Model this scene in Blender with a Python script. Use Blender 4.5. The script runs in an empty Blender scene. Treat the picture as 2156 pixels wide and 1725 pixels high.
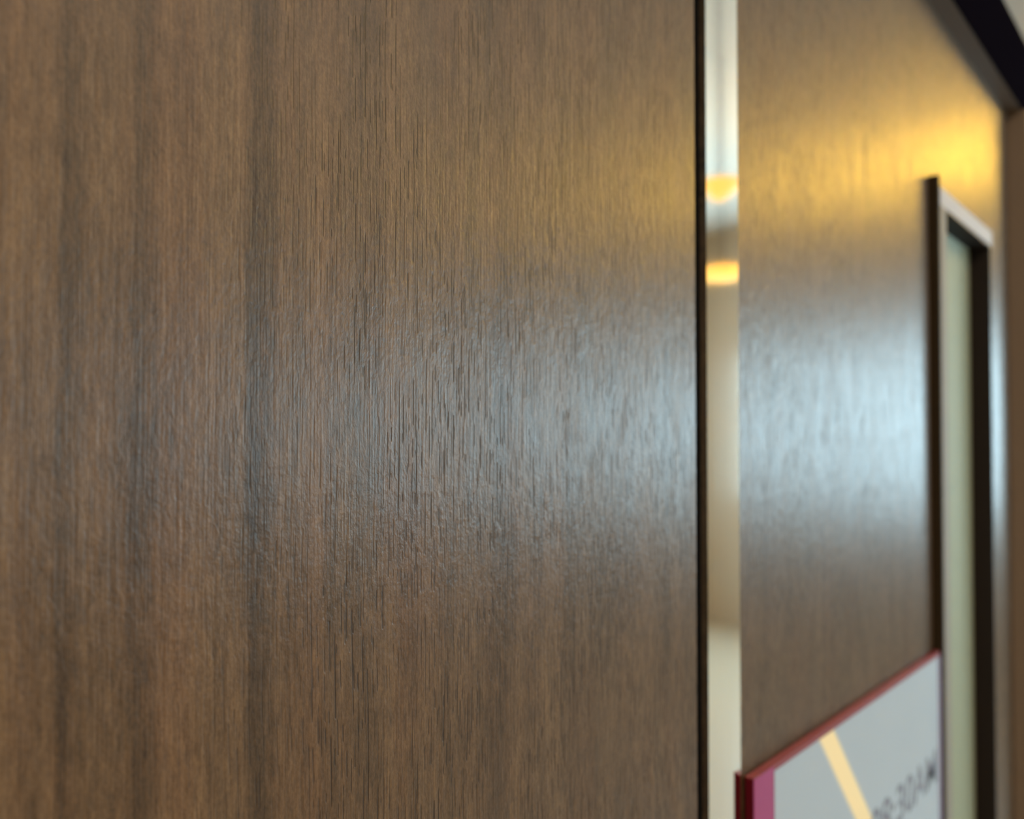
import bpy, bmesh, math
from mathutils import Vector

scene = bpy.context.scene
COL = scene.collection

# ------------------------------------------------------------------ camera
cam_data = bpy.data.cameras.new('camera')
cam = bpy.data.objects.new('camera', cam_data)
COL.objects.link(cam)
scene.camera = cam
cam_data.sensor_fit = 'HORIZONTAL'
cam_data.sensor_width = 36.0
cam_data.lens = 28.4
cam_data.shift_y = 0.023
cam_data.clip_start = 0.01
cam.location = (0.40, 0.0, 1.50)
cam.rotation_euler = (math.radians(90 + 1.1), 0, math.radians(41.84))
cam_data.dof.use_dof = True
cam_data.dof.focus_distance = 0.505
cam_data.dof.aperture_fstop = 3.7

# ------------------------------------------------------------------ exposure, sky
vs = scene.view_settings
scene.display_settings.display_device = 'sRGB'
vs.view_transform = 'Standard'
vs.look = 'None'
vs.gamma = 1.0
vs.use_curve_mapping = False
vs.exposure = 0.0

world = bpy.data.worlds.new('daylight')
scene.world = world
world.use_nodes = True
bg = world.node_tree.nodes['Background']
bg.inputs['Color'].default_value = (0.57, 0.86, 1.0, 1)
bg.inputs['Strength'].default_value = 19.0


def area(name, loc, rot, sx, sy, power, color, portal=False):
    l = bpy.data.lights.new(name, 'AREA')
    l.shape = 'RECTANGLE'
    l.size, l.size_y = sx, sy
    l.energy = power
    l.color = color
    if portal:
        l.cycles.is_portal = True
    o = bpy.data.objects.new(name, l)
    o.location = loc
    o.rotation_euler = rot
    COL.objects.link(o)
    return o


WIN_X0, WIN_X1, WIN_Z0, WIN_Z1 = 1.15, 3.45, 1.05, 2.35
END_Y, OPP_X, CEIL, BACK_Y = 6.0, 4.0, 3.40, -2.5
area('window_portal', ((WIN_X0 + WIN_X1) / 2, END_Y + 0.1, (WIN_Z0 + WIN_Z1) / 2),
     (math.radians(-90), 0, 0), WIN_X1 - WIN_X0, WIN_Z1 - WIN_Z0, 1, (1, 1, 1), True)
W2_Y0, W2_Y1, W2_Z0, W2_Z1 = 3.2, 4.9, 1.25, 2.10  # second opening, added for extra daylight on the left panel
area('window_portal', (OPP_X + 0.1, (W2_Y0 + W2_Y1) / 2, (W2_Z0 + W2_Z1) / 2),
     (0, math.radians(90), 0), W2_Z1 - W2_Z0, W2_Y1 - W2_Y0, 1, (1, 1, 1), True)
# warm recessed ceiling panels of the room
area('ceiling_panel_lamp', (1.7, -0.9, CEIL - 0.02), (0, 0, 0), 1.2, 0.6, 85, (1.0, 0.72, 0.42))
area('ceiling_panel_lamp', (2.6, 1.4, CEIL - 0.02), (0, 0, 0), 1.2, 0.6, 15, (1.0, 0.90, 0.78))
area('ceiling_panel_lamp', (3.4, 2.8, CEIL - 0.02), (0, 0, 0), 1.2, 0.6, 15, (1.0, 0.90, 0.78))


# ------------------------------------------------------------------ node helpers
class NT:
    def __init__(self, name):
        self.m = bpy.data.materials.new(name)
        self.m.use_nodes = True
        self.t = self.m.node_tree
        self.b = self.t.nodes['Principled BSDF']

    def n(self, typ, **kw):
        x = self.t.nodes.new(typ)
        for k, v in kw.items():
            setattr(x, k, v)
        return x

    def l(self, a, b):
        self.t.links.new(a, b)

    def coords(self, scale, loc=(0, 0, 0)):
        tc = self.n('ShaderNodeTexCoord')
        mp = self.n('ShaderNodeMapping')
        mp.inputs['Scale'].default_value = scale
        mp.inputs['Location'].default_value = loc
        self.l(tc.outputs['Object'], mp.inputs['Vector'])
        return mp.outputs['Vector']

    def noise(self, scale, detail=3, rough=0.55, loc=(0, 0, 0), dist=0.0):
        n = self.n('ShaderNodeTexNoise')
        n.inputs['Scale'].default_value = 1.0
        n.inputs['Detail'].default_value = detail
        n.inputs['Roughness'].default_value = rough
        n.inputs['Distortion'].default_value = dist
        self.l(self.coords(scale, loc), n.inputs['Vector'])
        return n.outputs['Fac']

    def ramp(self, fac, stops, interp='LINEAR'):
        r = self.n('ShaderNodeValToRGB')
        r.color_ramp.interpolation = interp
        e = r.color_ramp.elements
        while len(e) < len(stops):
            e.new(0.5)
        for k, (p, c) in enumerate(stops):
            e[k].position = p
            e[k].color = (c, c, c, 1) if isinstance(c, (int, float)) else (*c, 1)
        self.l(fac, r.inputs['Fac'])
        return r.outputs['Color']

    def math(self, op, a, b=None):
        m = self.n('ShaderNodeMath', operation=op)
        for k, v in enumerate((a, b)):
            if v is None:
                continue
            if isinstance(v, (int, float)):
                m.inputs[k].default_value = v
            else:
                self.l(v, m.inputs[k])
        return m.outputs[0]

    def mix(self, fac, a, b, blend='MIX'):
        m = self.n('ShaderNodeMix', data_type='RGBA', blend_type=blend)
        for k, v in ((0, fac), (6, a), (7, b)):
            if isinstance(v, (int, float)):
                m.inputs[k].default_value = v
            elif isinstance(v, tuple):
                m.inputs[k].default_value = (*v, 1)
            else:
                self.l(v, m.inputs[k])
        return m.outputs[2]


def plain(name, color, rough=0.5, metal=0.0, spec=0.5, var=0.06, scale=30, bump=0.0):
    """plain painted surface with faint procedural mottling"""
    t = NT(name)
    f = t.noise((scale, scale, scale), 4)
    lo = tuple(c * (1 - var) for c in color)
    hi = tuple(min(1, c * (1 + var)) for c in color)
    t.l(t.mix(f, lo, hi), t.b.inputs['Base Color'])
    t.b.inputs['Roughness'].default_value = rough
    t.b.inputs['Metallic'].default_value = metal
    t.b.inputs['Specular IOR Level'].default_value = spec
    if bump:
        b = t.n('ShaderNodeBump')
        b.inputs['Strength'].default_value = bump
        b.inputs['Distance'].default_value = 0.001
        t.l(f, b.inputs['Height'])
        t.l(b.outputs[0], t.b.inputs['Normal'])
    return t.m


def glow(name, color, strength):
    t = NT(name)
    t.b.inputs['Base Color'].default_value = (*color, 1)
    t.b.inputs['Emission Color'].default_value = (*color, 1)
    t.b.inputs['Emission Strength'].default_value = strength
    return t.m


def wood():
    t = NT('walnut_veneer')
    tc = t.n('ShaderNodeTexCoord')
    sp = t.n('ShaderNodeSeparateXYZ')
    t.l(tc.outputs['Object'], sp.inputs[0])
    # slight wander of the vertical grain
    wob = t.noise((3, 3, 4), 2)
    y = t.math('ADD', sp.outputs['Y'], t.math('MULTIPLY', t.math('SUBTRACT', wob, 0.5), 0.010))
    # veneer leaves: tone across the sheet (its own figure), metres along the wall
    y01 = t.math('MULTIPLY', y, 1.0 / 0.8)
    leaf = t.ramp(y01, [(p / 0.8, v) for p, v in (
        (0.000, .50), (0.110, .46), (0.117, .74), (0.121, .50), (0.134, .58), (0.137, .22), (0.142, .34), (0.150, .55), (0.168, .48),
        (0.172, .26), (0.180, .34), (0.184, .60), (0.205, .56), (0.229, .52), (0.233, .18), (0.246, .30),
        (0.252, .58), (0.285, .50), (0.302, .46), (0.318, .34), (0.330, .52), (0.420, .46), (0.436, .34),
        (0.450, .52), (0.560, .46), (0.640, .52), (0.700, .46))])
    streak = t.noise((60, 95, 1.1), 5, 0.62, dist=0.3)
    fine = t.noise((300, 420, 7), 4, 0.6)
    blotch = t.noise((20, 34, 9), 4, 0.6)
    v = t.math('ADD', t.math('MULTIPLY', leaf, 0.42), t.math('MULTIPLY', streak, 0.30))
    v = t.math('ADD', v, t.math('MULTIPLY', fine, 0.14))
    micro = t.noise((500, 520, 330), 2, 0.6, loc=(2, 6, 1))
    mott = t.noise((190, 240, 62), 3, 0.6, loc=(4, 2, 8))
    v = t.math('ADD', v, t.math('MULTIPLY', blotch, 0.30))
    v = t.math('ADD', v, t.math('MULTIPLY', t.math('SUBTRACT', mott, 0.5), 0.42))
    v = t.math('ADD', v, t.math('MULTIPLY', t.math('SUBTRACT', micro, 0.5), 0.30))
    v = t.math('ADD', v, 0.115)
    col = t.ramp(v, [(0.42, (0.027, 0.016, 0.010)), (0.58, (0.062, 0.038, 0.021)),
                     (0.70, (0.100, 0.061, 0.034)), (0.86, (0.158, 0.099, 0.054))])
    warm = t.noise((14, 24, 3), 3)
    col = t.mix(t.ramp(warm, [(0.45, 0.0), (0.68, 0.38)]), col, (1.0, 0.80, 0.72), 'MULTIPLY')
    # open pores: short dark vertical ticks, denser in some bands
    def pore_lines(per_m, seed, zfreq, half, cut):
        u = t.math('ADD', t.math('MULTIPLY', y, per_m), seed)
        cell = t.math('FLOOR', u)
        wn = t.n('ShaderNodeTexWhiteNoise', noise_dimensions='1D')
        t.l(cell, wn.inputs['W'])
        centre = t.math('ADD', t.math('MULTIPLY', wn.outputs['Value'], 0.5), 0.25)
        d = t.math('ABSOLUTE', t.math('SUBTRACT', t.math('FRACT', u), centre))
        line = t.ramp(t.math('DIVIDE', d, half), [(0.45, 1.0), (1.0, 0.0)])
        cx = t.n('ShaderNodeCombineXYZ')
        t.l(t.math('MULTIPLY', cell, 7.31), cx.inputs[0])
        t.l(t.math('MULTIPLY', sp.outputs['Z'], zfreq), cx.inputs[1])
        nz = t.n('ShaderNodeTexNoise')
        nz.inputs['Scale'].default_value = 1.0
        nz.inputs['Detail'].default_value = 2.0
        t.l(cx.outputs[0], nz.inputs['Vector'])
        return t.math('MULTIPLY', line, t.ramp(nz.outputs['Fac'], [(cut, 0.0), (cut + 0.03, 1.0)]))
    q1 = pore_lines(250.0, 11.0, 26.0, 0.15, 0.53)
    q2 = pore_lines(345.0, 47.0, 40.0, 0.18, 0.55)
    dens = t.noise((10, 17, 7), 3, 0.6, loc=(1, 2, 3))
    thr = t.ramp(dens, [(0.32, 0.0), (0.54, 1.0)])
    pore = t.math('MAXIMUM', q1, t.math('MULTIPLY', q2, 0.9))
    # the leaves near the left have a closed grain, the middle ones open pores
    open_grain = t.ramp(y01, [(0.10, 0.15), (0.26, 0.35), (0.34, 1.0)])
    pore = t.math('MULTIPLY', t.math('MULTIPLY', pore, thr), open_grain)
    col = t.mix(t.math('MULTIPLY', pore, 0.78), col, (0.018, 0.011, 0.008))
    t.l(col, t.b.inputs['Base Color'])
    rg = t.math('ADD', t.math('MULTIPLY', blotch, 0.16), 0.33)
    rg = t.math('ADD', rg, t.math('MULTIPLY', pore, 0.25))
    t.l(rg, t.b.inputs['Roughness'])
    t.b.inputs['IOR'].default_value = 1.5
    t.b.inputs['Anisotropic'].default_value = 0.6        # brushed across the vertical grain
    tv = t.n('ShaderNodeCombineXYZ')
    tv.inputs[1].default_value = 1.0
    t.l(tv.outputs[0], t.b.inputs['Tangent'])
    # relief: pores sunk, fine combed grain, slight orange peel
    peel = t.noise((120, 170, 80), 4, 0.62)
    comb = t.noise((300, 520, 16), 3, 0.6, loc=(9, 1, 4))
    h = t.math('SUBTRACT', t.math('ADD', t.math('ADD', t.math('MULTIPLY', peel, 0.85), t.math('MULTIPLY', comb, 0.60)), t.math('MULTIPLY', micro, 0.28)),
               t.math('MULTIPLY', pore, 0.35))
    b = t.n('ShaderNodeBump')
    b.inputs['Strength'].default_value = 0.55
    b.inputs['Distance'].default_value = 0.0012
    t.l(h, b.inputs['Height'])
    t.l(b.outputs[0], t.b.inputs['Normal'])
    return t.m


def steel():
    t = NT('polished_metal')
    f = t.noise((40, 200, 3), 3)
    t.l(t.mix(f, (0.82, 0.79, 0.73), (0.90, 0.87, 0.82)), t.b.inputs['Base Color'])
    t.b.inputs['Metallic'].default_value = 1.0
    t.l(t.math('ADD', t.math('MULTIPLY', f, 0.03), 0.045), t.b.inputs['Roughness'])
    return t.m


M_wood = wood()
M_metal = steel()
M_black = plain('black_groove', (0.006, 0.005, 0.005), 0.8, spec=0.1)
M_fascia = plain('black_lacquer', (0.004, 0.003, 0.005), 1.0, spec=0.0)
M_trim = plain('brown_trim', (0.115, 0.082, 0.060), 0.5, spec=0.3)
M_pier = plain('brown_pier', (0.22, 0.175, 0.145), 0.5, spec=0.25)
M_casing = plain('greige_casing', (0.24, 0.22, 0.20), 0.75, spec=0.15)
M_lintel = plain('pale_casing', (0.38, 0.39, 0.45), 0.7, spec=0.15)
M_edge = plain('shadowed_casing', (0.030, 0.022, 0.014), 0.8, spec=0.05)  # near side of the casing, shade put into the colour
M_reveal = plain('dark_reveal', (0.014, 0.010, 0.010), 0.6, spec=0.2)
M_sage = plain('sage_panel', (0.27, 0.29, 0.21), 0.7, spec=0.15)
M_cream = plain('cream_plaster', (0.46, 0.42, 0.36), 0.8, bump=0.1)
M_grey = plain('cool_grey_paint', (0.105, 0.125, 0.15), 0.85)
M_ceil = plain('ceiling_paint', (0.55, 0.54, 0.52), 0.85)
M_floor = plain('beige_tile', (0.30, 0.26, 0.205), 0.4)
M_white = plain('white_frame', (0.78, 0.78, 0.76), 0.4)
M_pink = plain('magenta_plastic', (0.30, 0.055, 0.17), 0.5, spec=0.2)
M_red = plain('red_plastic', (0.21, 0.035, 0.047), 0.45, spec=0.3)
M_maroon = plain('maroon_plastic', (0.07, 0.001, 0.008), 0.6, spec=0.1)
M_violet = plain('pale_violet_plastic', (0.42, 0.38, 0.60), 0.5)
M_ink = plain('grey_ink', (0.15, 0.16, 0.22), 0.5)
M_dkmetal = plain('bronze_metal', (0.10, 0.08, 0.06), 0.4, metal=0.7)


def poster():
    t = NT('poster_paper')
    tc = t.n('ShaderNodeTexCoord')
    sp = t.n('ShaderNodeSeparateXYZ')
    t.l(tc.outputs['Object'], sp.inputs[0])
    # diagonal cream band in the base colour, over grey white paper
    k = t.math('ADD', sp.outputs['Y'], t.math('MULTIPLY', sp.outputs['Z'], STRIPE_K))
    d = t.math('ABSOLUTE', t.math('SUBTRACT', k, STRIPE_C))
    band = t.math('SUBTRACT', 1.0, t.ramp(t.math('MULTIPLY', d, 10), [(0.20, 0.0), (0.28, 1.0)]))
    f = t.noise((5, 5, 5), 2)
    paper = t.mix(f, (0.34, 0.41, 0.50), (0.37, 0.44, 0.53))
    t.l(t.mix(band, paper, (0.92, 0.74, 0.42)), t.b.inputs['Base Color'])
    t.b.inputs['Roughness'].default_value = 0.45
    return t.m


# ------------------------------------------------------------------ mesh helpers
def add_box(bm, lo, hi):
    r = bmesh.ops.create_cube(bm, size=1.0)
    for v in r['verts']:
        v.co = Vector([lo[k] + (v.co[k] + 0.5) * (hi[k] - lo[k]) for k in range(3)])
    return r['verts']


def finish(name, bm, mat, parent=None, bevel=0.0, smooth=False):
    me = bpy.data.meshes.new(name)
    if bevel:
        bmesh.ops.bevel(bm, geom=bm.edges[:], offset=bevel, segments=2, affect='EDGES', clamp_overlap=True)
    bmesh.ops.recalc_face_normals(bm, faces=bm.faces[:])
    bm.to_mesh(me)
    bm.free()
    if smooth:
        for p in me.polygons:
            p.use_smooth = True
    me.materials.append(mat)
    o = bpy.data.objects.new(name, me)
    COL.objects.link(o)
    if parent:
        o.parent = parent
    return o


def box(name, lo, hi, mat, parent=None, bevel=0.0):
    bm = bmesh.new()
    add_box(bm, lo, hi)
    return finish(name, bm, mat, parent, bevel)


def struct(o, label, cat=None):
    o['kind'] = 'structure'
    o['label'] = label
    if cat:
        o['category'] = cat
    return o


def empty(name, loc, label, cat, group=None):
    o = bpy.data.objects.new(name, None)
    COL.objects.link(o)
    o.location = loc
    o['label'] = label
    o['category'] = cat
    if group:
        o['group'] = group
    return o


# ------------------------------------------------------------------ room shell
floor = struct(box('floor', (-0.30, BACK_Y - 0.12, -0.10), (OPP_X + 0.12, END_Y + 0.12, 0.0), M_floor),
               'beige tiled floor of the room', 'floor')
ceiling = struct(box('ceiling', (-0.30, BACK_Y - 0.12, CEIL), (OPP_X + 0.12, END_Y + 0.12, CEIL + 0.10), M_ceil),
                 'light grey painted ceiling, seen in the top right corner', 'ceiling')
bm = bmesh.new()
x0, x1 = OPP_X, OPP_X + 0.12
add_box(bm, (x0, BACK_Y, 0), (x1, W2_Y0, CEIL))
add_box(bm, (x0, W2_Y1, 0), (x1, END_Y, CEIL))
add_box(bm, (x0, W2_Y0, 0), (x1, W2_Y1, W2_Z0))
add_box(bm, (x0, W2_Y0, W2_Z1), (x1, W2_Y1, CEIL))
wall_right = struct(finish('wall_right', bm, M_cream), 'cream plaster wall opposite the wood panelling', 'wall')
added_win = bpy.data.objects.new('added_window', None)  # unseen window, invented to strengthen the blue light on the left panel
COL.objects.link(added_win)
added_win['kind'] = 'structure'
added_win['label'] = 'added white framed window opposite the panelling, to lighten the left panel'
for lo, hi in (((x0, W2_Y0, W2_Z0), (x1, W2_Y0 + 0.04, W2_Z1)), ((x0, W2_Y1 - 0.04, W2_Z0), (x1, W2_Y1, W2_Z1)),
               ((x0, W2_Y0 + 0.04, W2_Z0), (x1, W2_Y1 - 0.04, W2_Z0 + 0.04)),
               ((x0, W2_Y0 + 0.04, W2_Z1 - 0.04), (x1, W2_Y1 - 0.04, W2_Z1))):
    box('window_frame', lo, hi, M_white, added_win)  # frame of the added window
wall_back = struct(box('wall_back', (-0.05, BACK_Y - 0.12, 0), (OPP_X + 0.12, BACK_Y, CEIL), M_cream),
                   'cream plaster wall behind the camera', 'wall')
bm = bmesh.new()
y0, y1 = END_Y, END_Y + 0.12
add_box(bm, (-0.05, y0, 0), (WIN_X0, y1, CEIL))
add_box(bm, (WIN_X1, y0, 0), (OPP_X + 0.12, y1, CEIL))
add_box(bm, (WIN_X0, y0, 0), (WIN_X1, y1, WIN_Z0))
add_box(bm, (WIN_X0, y0, WIN_Z1), (WIN_X1, y1, CEIL))
wall_front = struct(finish('wall_front', bm, M_cream), 'cream plaster end wall with a daylight window', 'wall')
win = bpy.data.objects.new('window_1', None)
COL.objects.link(win)
win['kind'] = 'structure'
win['label'] = 'white framed window in the end wall'
for lo, hi in (((WIN_X0, y0, WIN_Z0), (WIN_X0 + 0.04, y1, WIN_Z1)), ((WIN_X1 - 0.04, y0, WIN_Z0), (WIN_X1, y1, WIN_Z1)),
               ((WIN_X0 + 0.04, y0, WIN_Z0), (WIN_X1 - 0.04, y1, WIN_Z0 + 0.04)),
               ((WIN_X0 + 0.04, y0, WIN_Z1 - 0.04), (WIN_X1 - 0.04, y1, WIN_Z1))):
    box('window_frame', lo, hi, M_white, win)

# ------------------------------------------------------------------ the panelled wall
Y_GAP0, Y_STRIP0, Y_STRIP1, Y_END = 0.722, 0.7520, 0.814, 2.23
Z_SOF, Z_FAS = 2.305, 2.485
D_Y0, D_Y1, D_TOP = 1.600, 1.952, 1.931       # clear opening of the narrow recess
wall = struct(box('wall_left', (-0.30, BACK_Y, 0), (-0.045, END_Y, CEIL), M_grey),
              'light grey wall behind and above the dark wood panelling', 'wall')
p1 = box('wood_panel', (-0.045, BACK_Y, 0), (0, Y_GAP0, Z_SOF), M_wood, wall, 0.0012)
p1['label'] = 'large dark walnut veneer panel left of the black groove'
groove = box('groove', (-0.045, Y_GAP0, 0), (-0.028, Y_STRIP0, Z_SOF), M_black, wall)
groove['label'] = 'deep black shadow groove'
bm = bmesh.new()
TILT = 0.0045                                   # the strip leans a few degrees towards the groove
for v in add_box(bm, (-0.045, Y_STRIP0, 0), (0.0005, Y_STRIP1, Z_SOF)):
    if v.co.x > -0.01 and v.co.y < Y_STRIP0 + 0.01:
        v.co.x -= TILT
strip = finish('metal_strip', bm, M_metal, wall)
strip['label'] = 'polished reflective metal strip'
bm = bmesh.new()
# one sheet of veneer with the recess cut out
outer = [(Y_STRIP1, 0), (D_Y0, 0), (D_Y0, D_TOP), (D_Y1, D_TOP), (D_Y1, 0), (Y_END, 0), (Y_END, Z_SOF), (Y_STRIP1, Z_SOF)]
a = [bm.verts.new((0, y, z)) for y, z in outer]
b_ = [bm.verts.new((-0.045, y, z)) for y, z in outer]
bm.faces.new(a)
bm.faces.new(b_[::-1])
for k in range(len(outer)):
    j = (k + 1) % len(outer)
    bm.faces.new((a[k], b_[k], b_[j], a[j]))
p2 = finish('wood_panel', bm, M_wood, wall)
p2['label'] = 'dark walnut veneer panel right of the metal strip'

# header trim, black fascia and end pier framing the panelling
trim = struct(box('trim_1', (-0.045, BACK_Y, Z_SOF), (0.031, END_Y, Z_SOF + 0.012), M_trim), 'brown underside trim above the wood panels', 'trim')
fas = struct(box('trim_2', (-0.045, BACK_Y, Z_SOF + 0.012), (0.034, END_Y, Z_FAS), M_fascia), 'black fascia band above the wood panels', 'trim')
bm = bmesh.new()
add_box(bm, (0.031, BACK_Y, Z_SOF + 0.001), (0.034, END_Y, Z_SOF + 0.012))
lip = finish('fascia_lip', bm, M_fascia, fas)
pier = struct(box('trim_3', (-0.045, Y_END, 0), (0.043, END_Y, Z_SOF), M_pier), 'brown pier closing the far end of the panelling', 'trim')

# ------------------------------------------------------------------ narrow recess with pale casing
door = bpy.data.objects.new('door_1', None)
COL.objects.link(door)
door.location = (0, D_Y0, 0)
door['kind'] = 'structure'
door['label'] = 'narrow recessed sage door with dark reveals and pale casing at far right'
def dbox(name, lo, hi, mat, bevel=0.0):
    o = box(name, lo, hi, mat, door, bevel)
    o.matrix_parent_inverse = door.matrix_world.inverted()
    o.data.transform(__import__('mathutils').Matrix.Translation((0, -D_Y0, 0)))
    o.matrix_parent_inverse.identity()
    return o
CP = 0.017
CAS = 0.048
TOP = D_TOP + 0.034
c = dbox('shadowed_edge', (0.0, D_Y0 - CAS, 0), (CP, D_Y0 - CAS + 0.010, TOP + 0.018), M_edge, 0.001)  # dark strip stands in for the casing's side face in shadow
c['label'] = 'near edge of the casing, its shade put in as dark colour'
dbox('side_casing', (0.0, D_Y0 - CAS + 0.010, 0), (CP, D_Y0, D_TOP), M_casing)
c = dbox('head_casing', (0.0, D_Y0 - CAS + 0.010, D_TOP), (CP, D_Y1 + 0.02, TOP), M_lintel, 0.001)
c['label'] = 'pale bluish white casing over the recess'
dbox('reveal', (-0.022, D_Y1 - 0.003, 0), (CP + 0.0004, D_Y1 + 0.0002, D_TOP), M_reveal)
dbox('reveal', (-0.022, D_Y0, D_TOP - 0.003), (CP + 0.0004, D_Y1 - 0.003, D_TOP + 0.0002), M_reveal)
dbox('reveal', (-0.022, D_Y0 - 0.0002, 0), (CP - 0.001, D_Y0 + 0.003, D_TOP - 0.003), M_reveal)
c = dbox('door_leaf', (-0.045, D_Y0, 0), (-0.022, D_Y1, D_TOP), M_sage)
c['label'] = 'pale sage green door leaf'

# ------------------------------------------------------------------ pink framed notice
S_X0, S_X1, S_Y0, S_Y1, S_TOP, S_H = 0.003, 0.013, 0.8185, 1.549, 1.148, 0.52
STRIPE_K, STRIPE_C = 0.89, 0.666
sign = empty('notice_frame', (S_X0, S_Y0, S_TOP - S_H),
             'magenta framed notice board with opening time, mounted on the right wood panel', 'notice board')
L = S_Y1 - S_Y0
T = S_X1 - S_X0
def sbox(name, lo, hi, mat, bevel=0.0):
    return box(name, lo, hi, mat, sign, bevel)
LW = 0.051
sbox('backing_board', (0, 0.002, 0.004), (T - 0.004, L - 0.002, S_H - 0.004), M_maroon)
o = sbox('left_stile', (0, 0.0006, 0), (T, LW, S_H - 0.0012), M_pink, 0.0006)
o['label'] = 'broad magenta left border'
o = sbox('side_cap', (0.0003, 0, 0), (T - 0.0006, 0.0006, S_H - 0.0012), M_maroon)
o['label'] = 'maroon side face'
o = sbox('top_rail', (0, 0, S_H - 0.0012), (T, L, S_H), M_red)
o['label'] = 'red top edge'
sbox('top_lip', (T - 0.004, LW, S_H - 0.007), (T, L, S_H - 0.0012), M_red)
sbox('bottom_rail', (0, LW, 0), (T, L, 0.006), M_pink)
sbox('right_stile', (T - 0.004, L - 0.006, 0.006), (T, L, S_H - 0.005), M_violet)
sbox('shadow_gap', (T - 0.004, LW, 0.006), (T - 0.0015, LW + 0.004, S_H - 0.005), M_maroon)
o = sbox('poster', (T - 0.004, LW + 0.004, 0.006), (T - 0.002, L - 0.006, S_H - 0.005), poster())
o['label'] = 'glossy pale poster with a cream diagonal band'
for yy in (0.06, L - 0.06):
    for zz in (0.06, S_H - 0.06):
        bm = bmesh.new()
        bmesh.ops.create_cone(bm, cap_ends=True, segments=16, radius1=0.006, radius2=0.006, depth=S_X0)
        bmesh.ops.rotate(bm, verts=bm.verts[:], matrix=__import__('mathutils').Matrix.Rotation(math.pi / 2, 3, 'Y'))
        bmesh.ops.translate(bm, verts=bm.verts[:], vec=(-S_X0 / 2, yy, zz))
        finish('standoff', bm, M_dkmetal, sign)

# lettering (flat print on the poster)
def text_mesh(name, body, size, mat, parent, loc, stretch=1.0):
    cu = bpy.data.curves.new(name, 'FONT')
    cu.body = body
    cu.size = size
    cu.extrude = 0.0001
    cu.offset = 0.0010
    tmp = bpy.data.objects.new(name, cu)
    COL.objects.link(tmp)
    bpy.context.view_layer.update()
    me = bpy.data.meshes.new_from_object(tmp.evaluated_get(bpy.context.evaluated_depsgraph_get()))
    bpy.data.objects.remove(tmp)
    w = max(v.co.x for v in me.vertices)
    for v in me.vertices:                      # text runs along +Y, up is +Z, faces +X
        x, y, z = v.co
        v.co = (z, (x - w) * stretch, y)
    me.materials.clear()
    me.materials.append(mat)
    o = bpy.data.objects.new(name, me)
    COL.objects.link(o)
    o.parent = parent
    o.location = loc
    return o
o = text_mesh('lettering', '08:30AM', 0.079, M_ink, sign, (T - 0.0019, L - 0.024, S_H - 0.217), 1.18)
o['label'] = 'grey violet printed opening time'

# ------------------------------------------------------------------ warm pendant lamps of the room (mirrored in the wall)
M_shade = glow('amber_shade', (1.0, 0.59, 0.06), 33.0)
M_bulb = glow('amber_bulb', (1.0, 0.55, 0.09), 1.4)
def pendant(loc, radius, height, label, mat, top=0.85):
    p = empty('pendant_lamp', (loc[0], loc[1], loc[2]), label, 'lamp', 'amber pendant lamps reflected in the panelling')
    bm = bmesh.new()
    bmesh.ops.create_cone(bm, cap_ends=True, segments=32, radius1=radius, radius2=radius * top, depth=height)
    bmesh.ops.translate(bm, verts=bm.verts[:], vec=(0, 0, height / 2))
    finish('lamp_shade', bm, mat, p)
    bm = bmesh.new()
    d = CEIL - loc[2] - height
    bmesh.ops.create_cone(bm, cap_ends=True, segments=10, radius1=0.006, radius2=0.006, depth=d)
    bmesh.ops.translate(bm, verts=bm.verts[:], vec=(0, 0, height + d / 2))
    finish('cord', bm, M_fascia, p)
    return p
for x, lab in ((0.35, 'amber drum pendant lamp nearest the wood wall'), (0.75, 'second amber drum pendant lamp from the wood wall'),
               (1.15, 'third amber drum pendant lamp from the wood wall'), (1.60, 'amber drum pendant lamp farthest from the wood wall')):
    pendant((x, 4.6, 2.89), 0.15, 0.24, lab, M_shade)
pendant((1.24, 2.51, 2.40), 0.020, 0.06, 'small amber cone pendant reflected high in the metal strip', M_bulb, 4.5)
pendant((1.82, 3.33, 2.32), 0.10, 0.055, 'small amber drum pendant reflected lower in the metal strip', M_bulb)
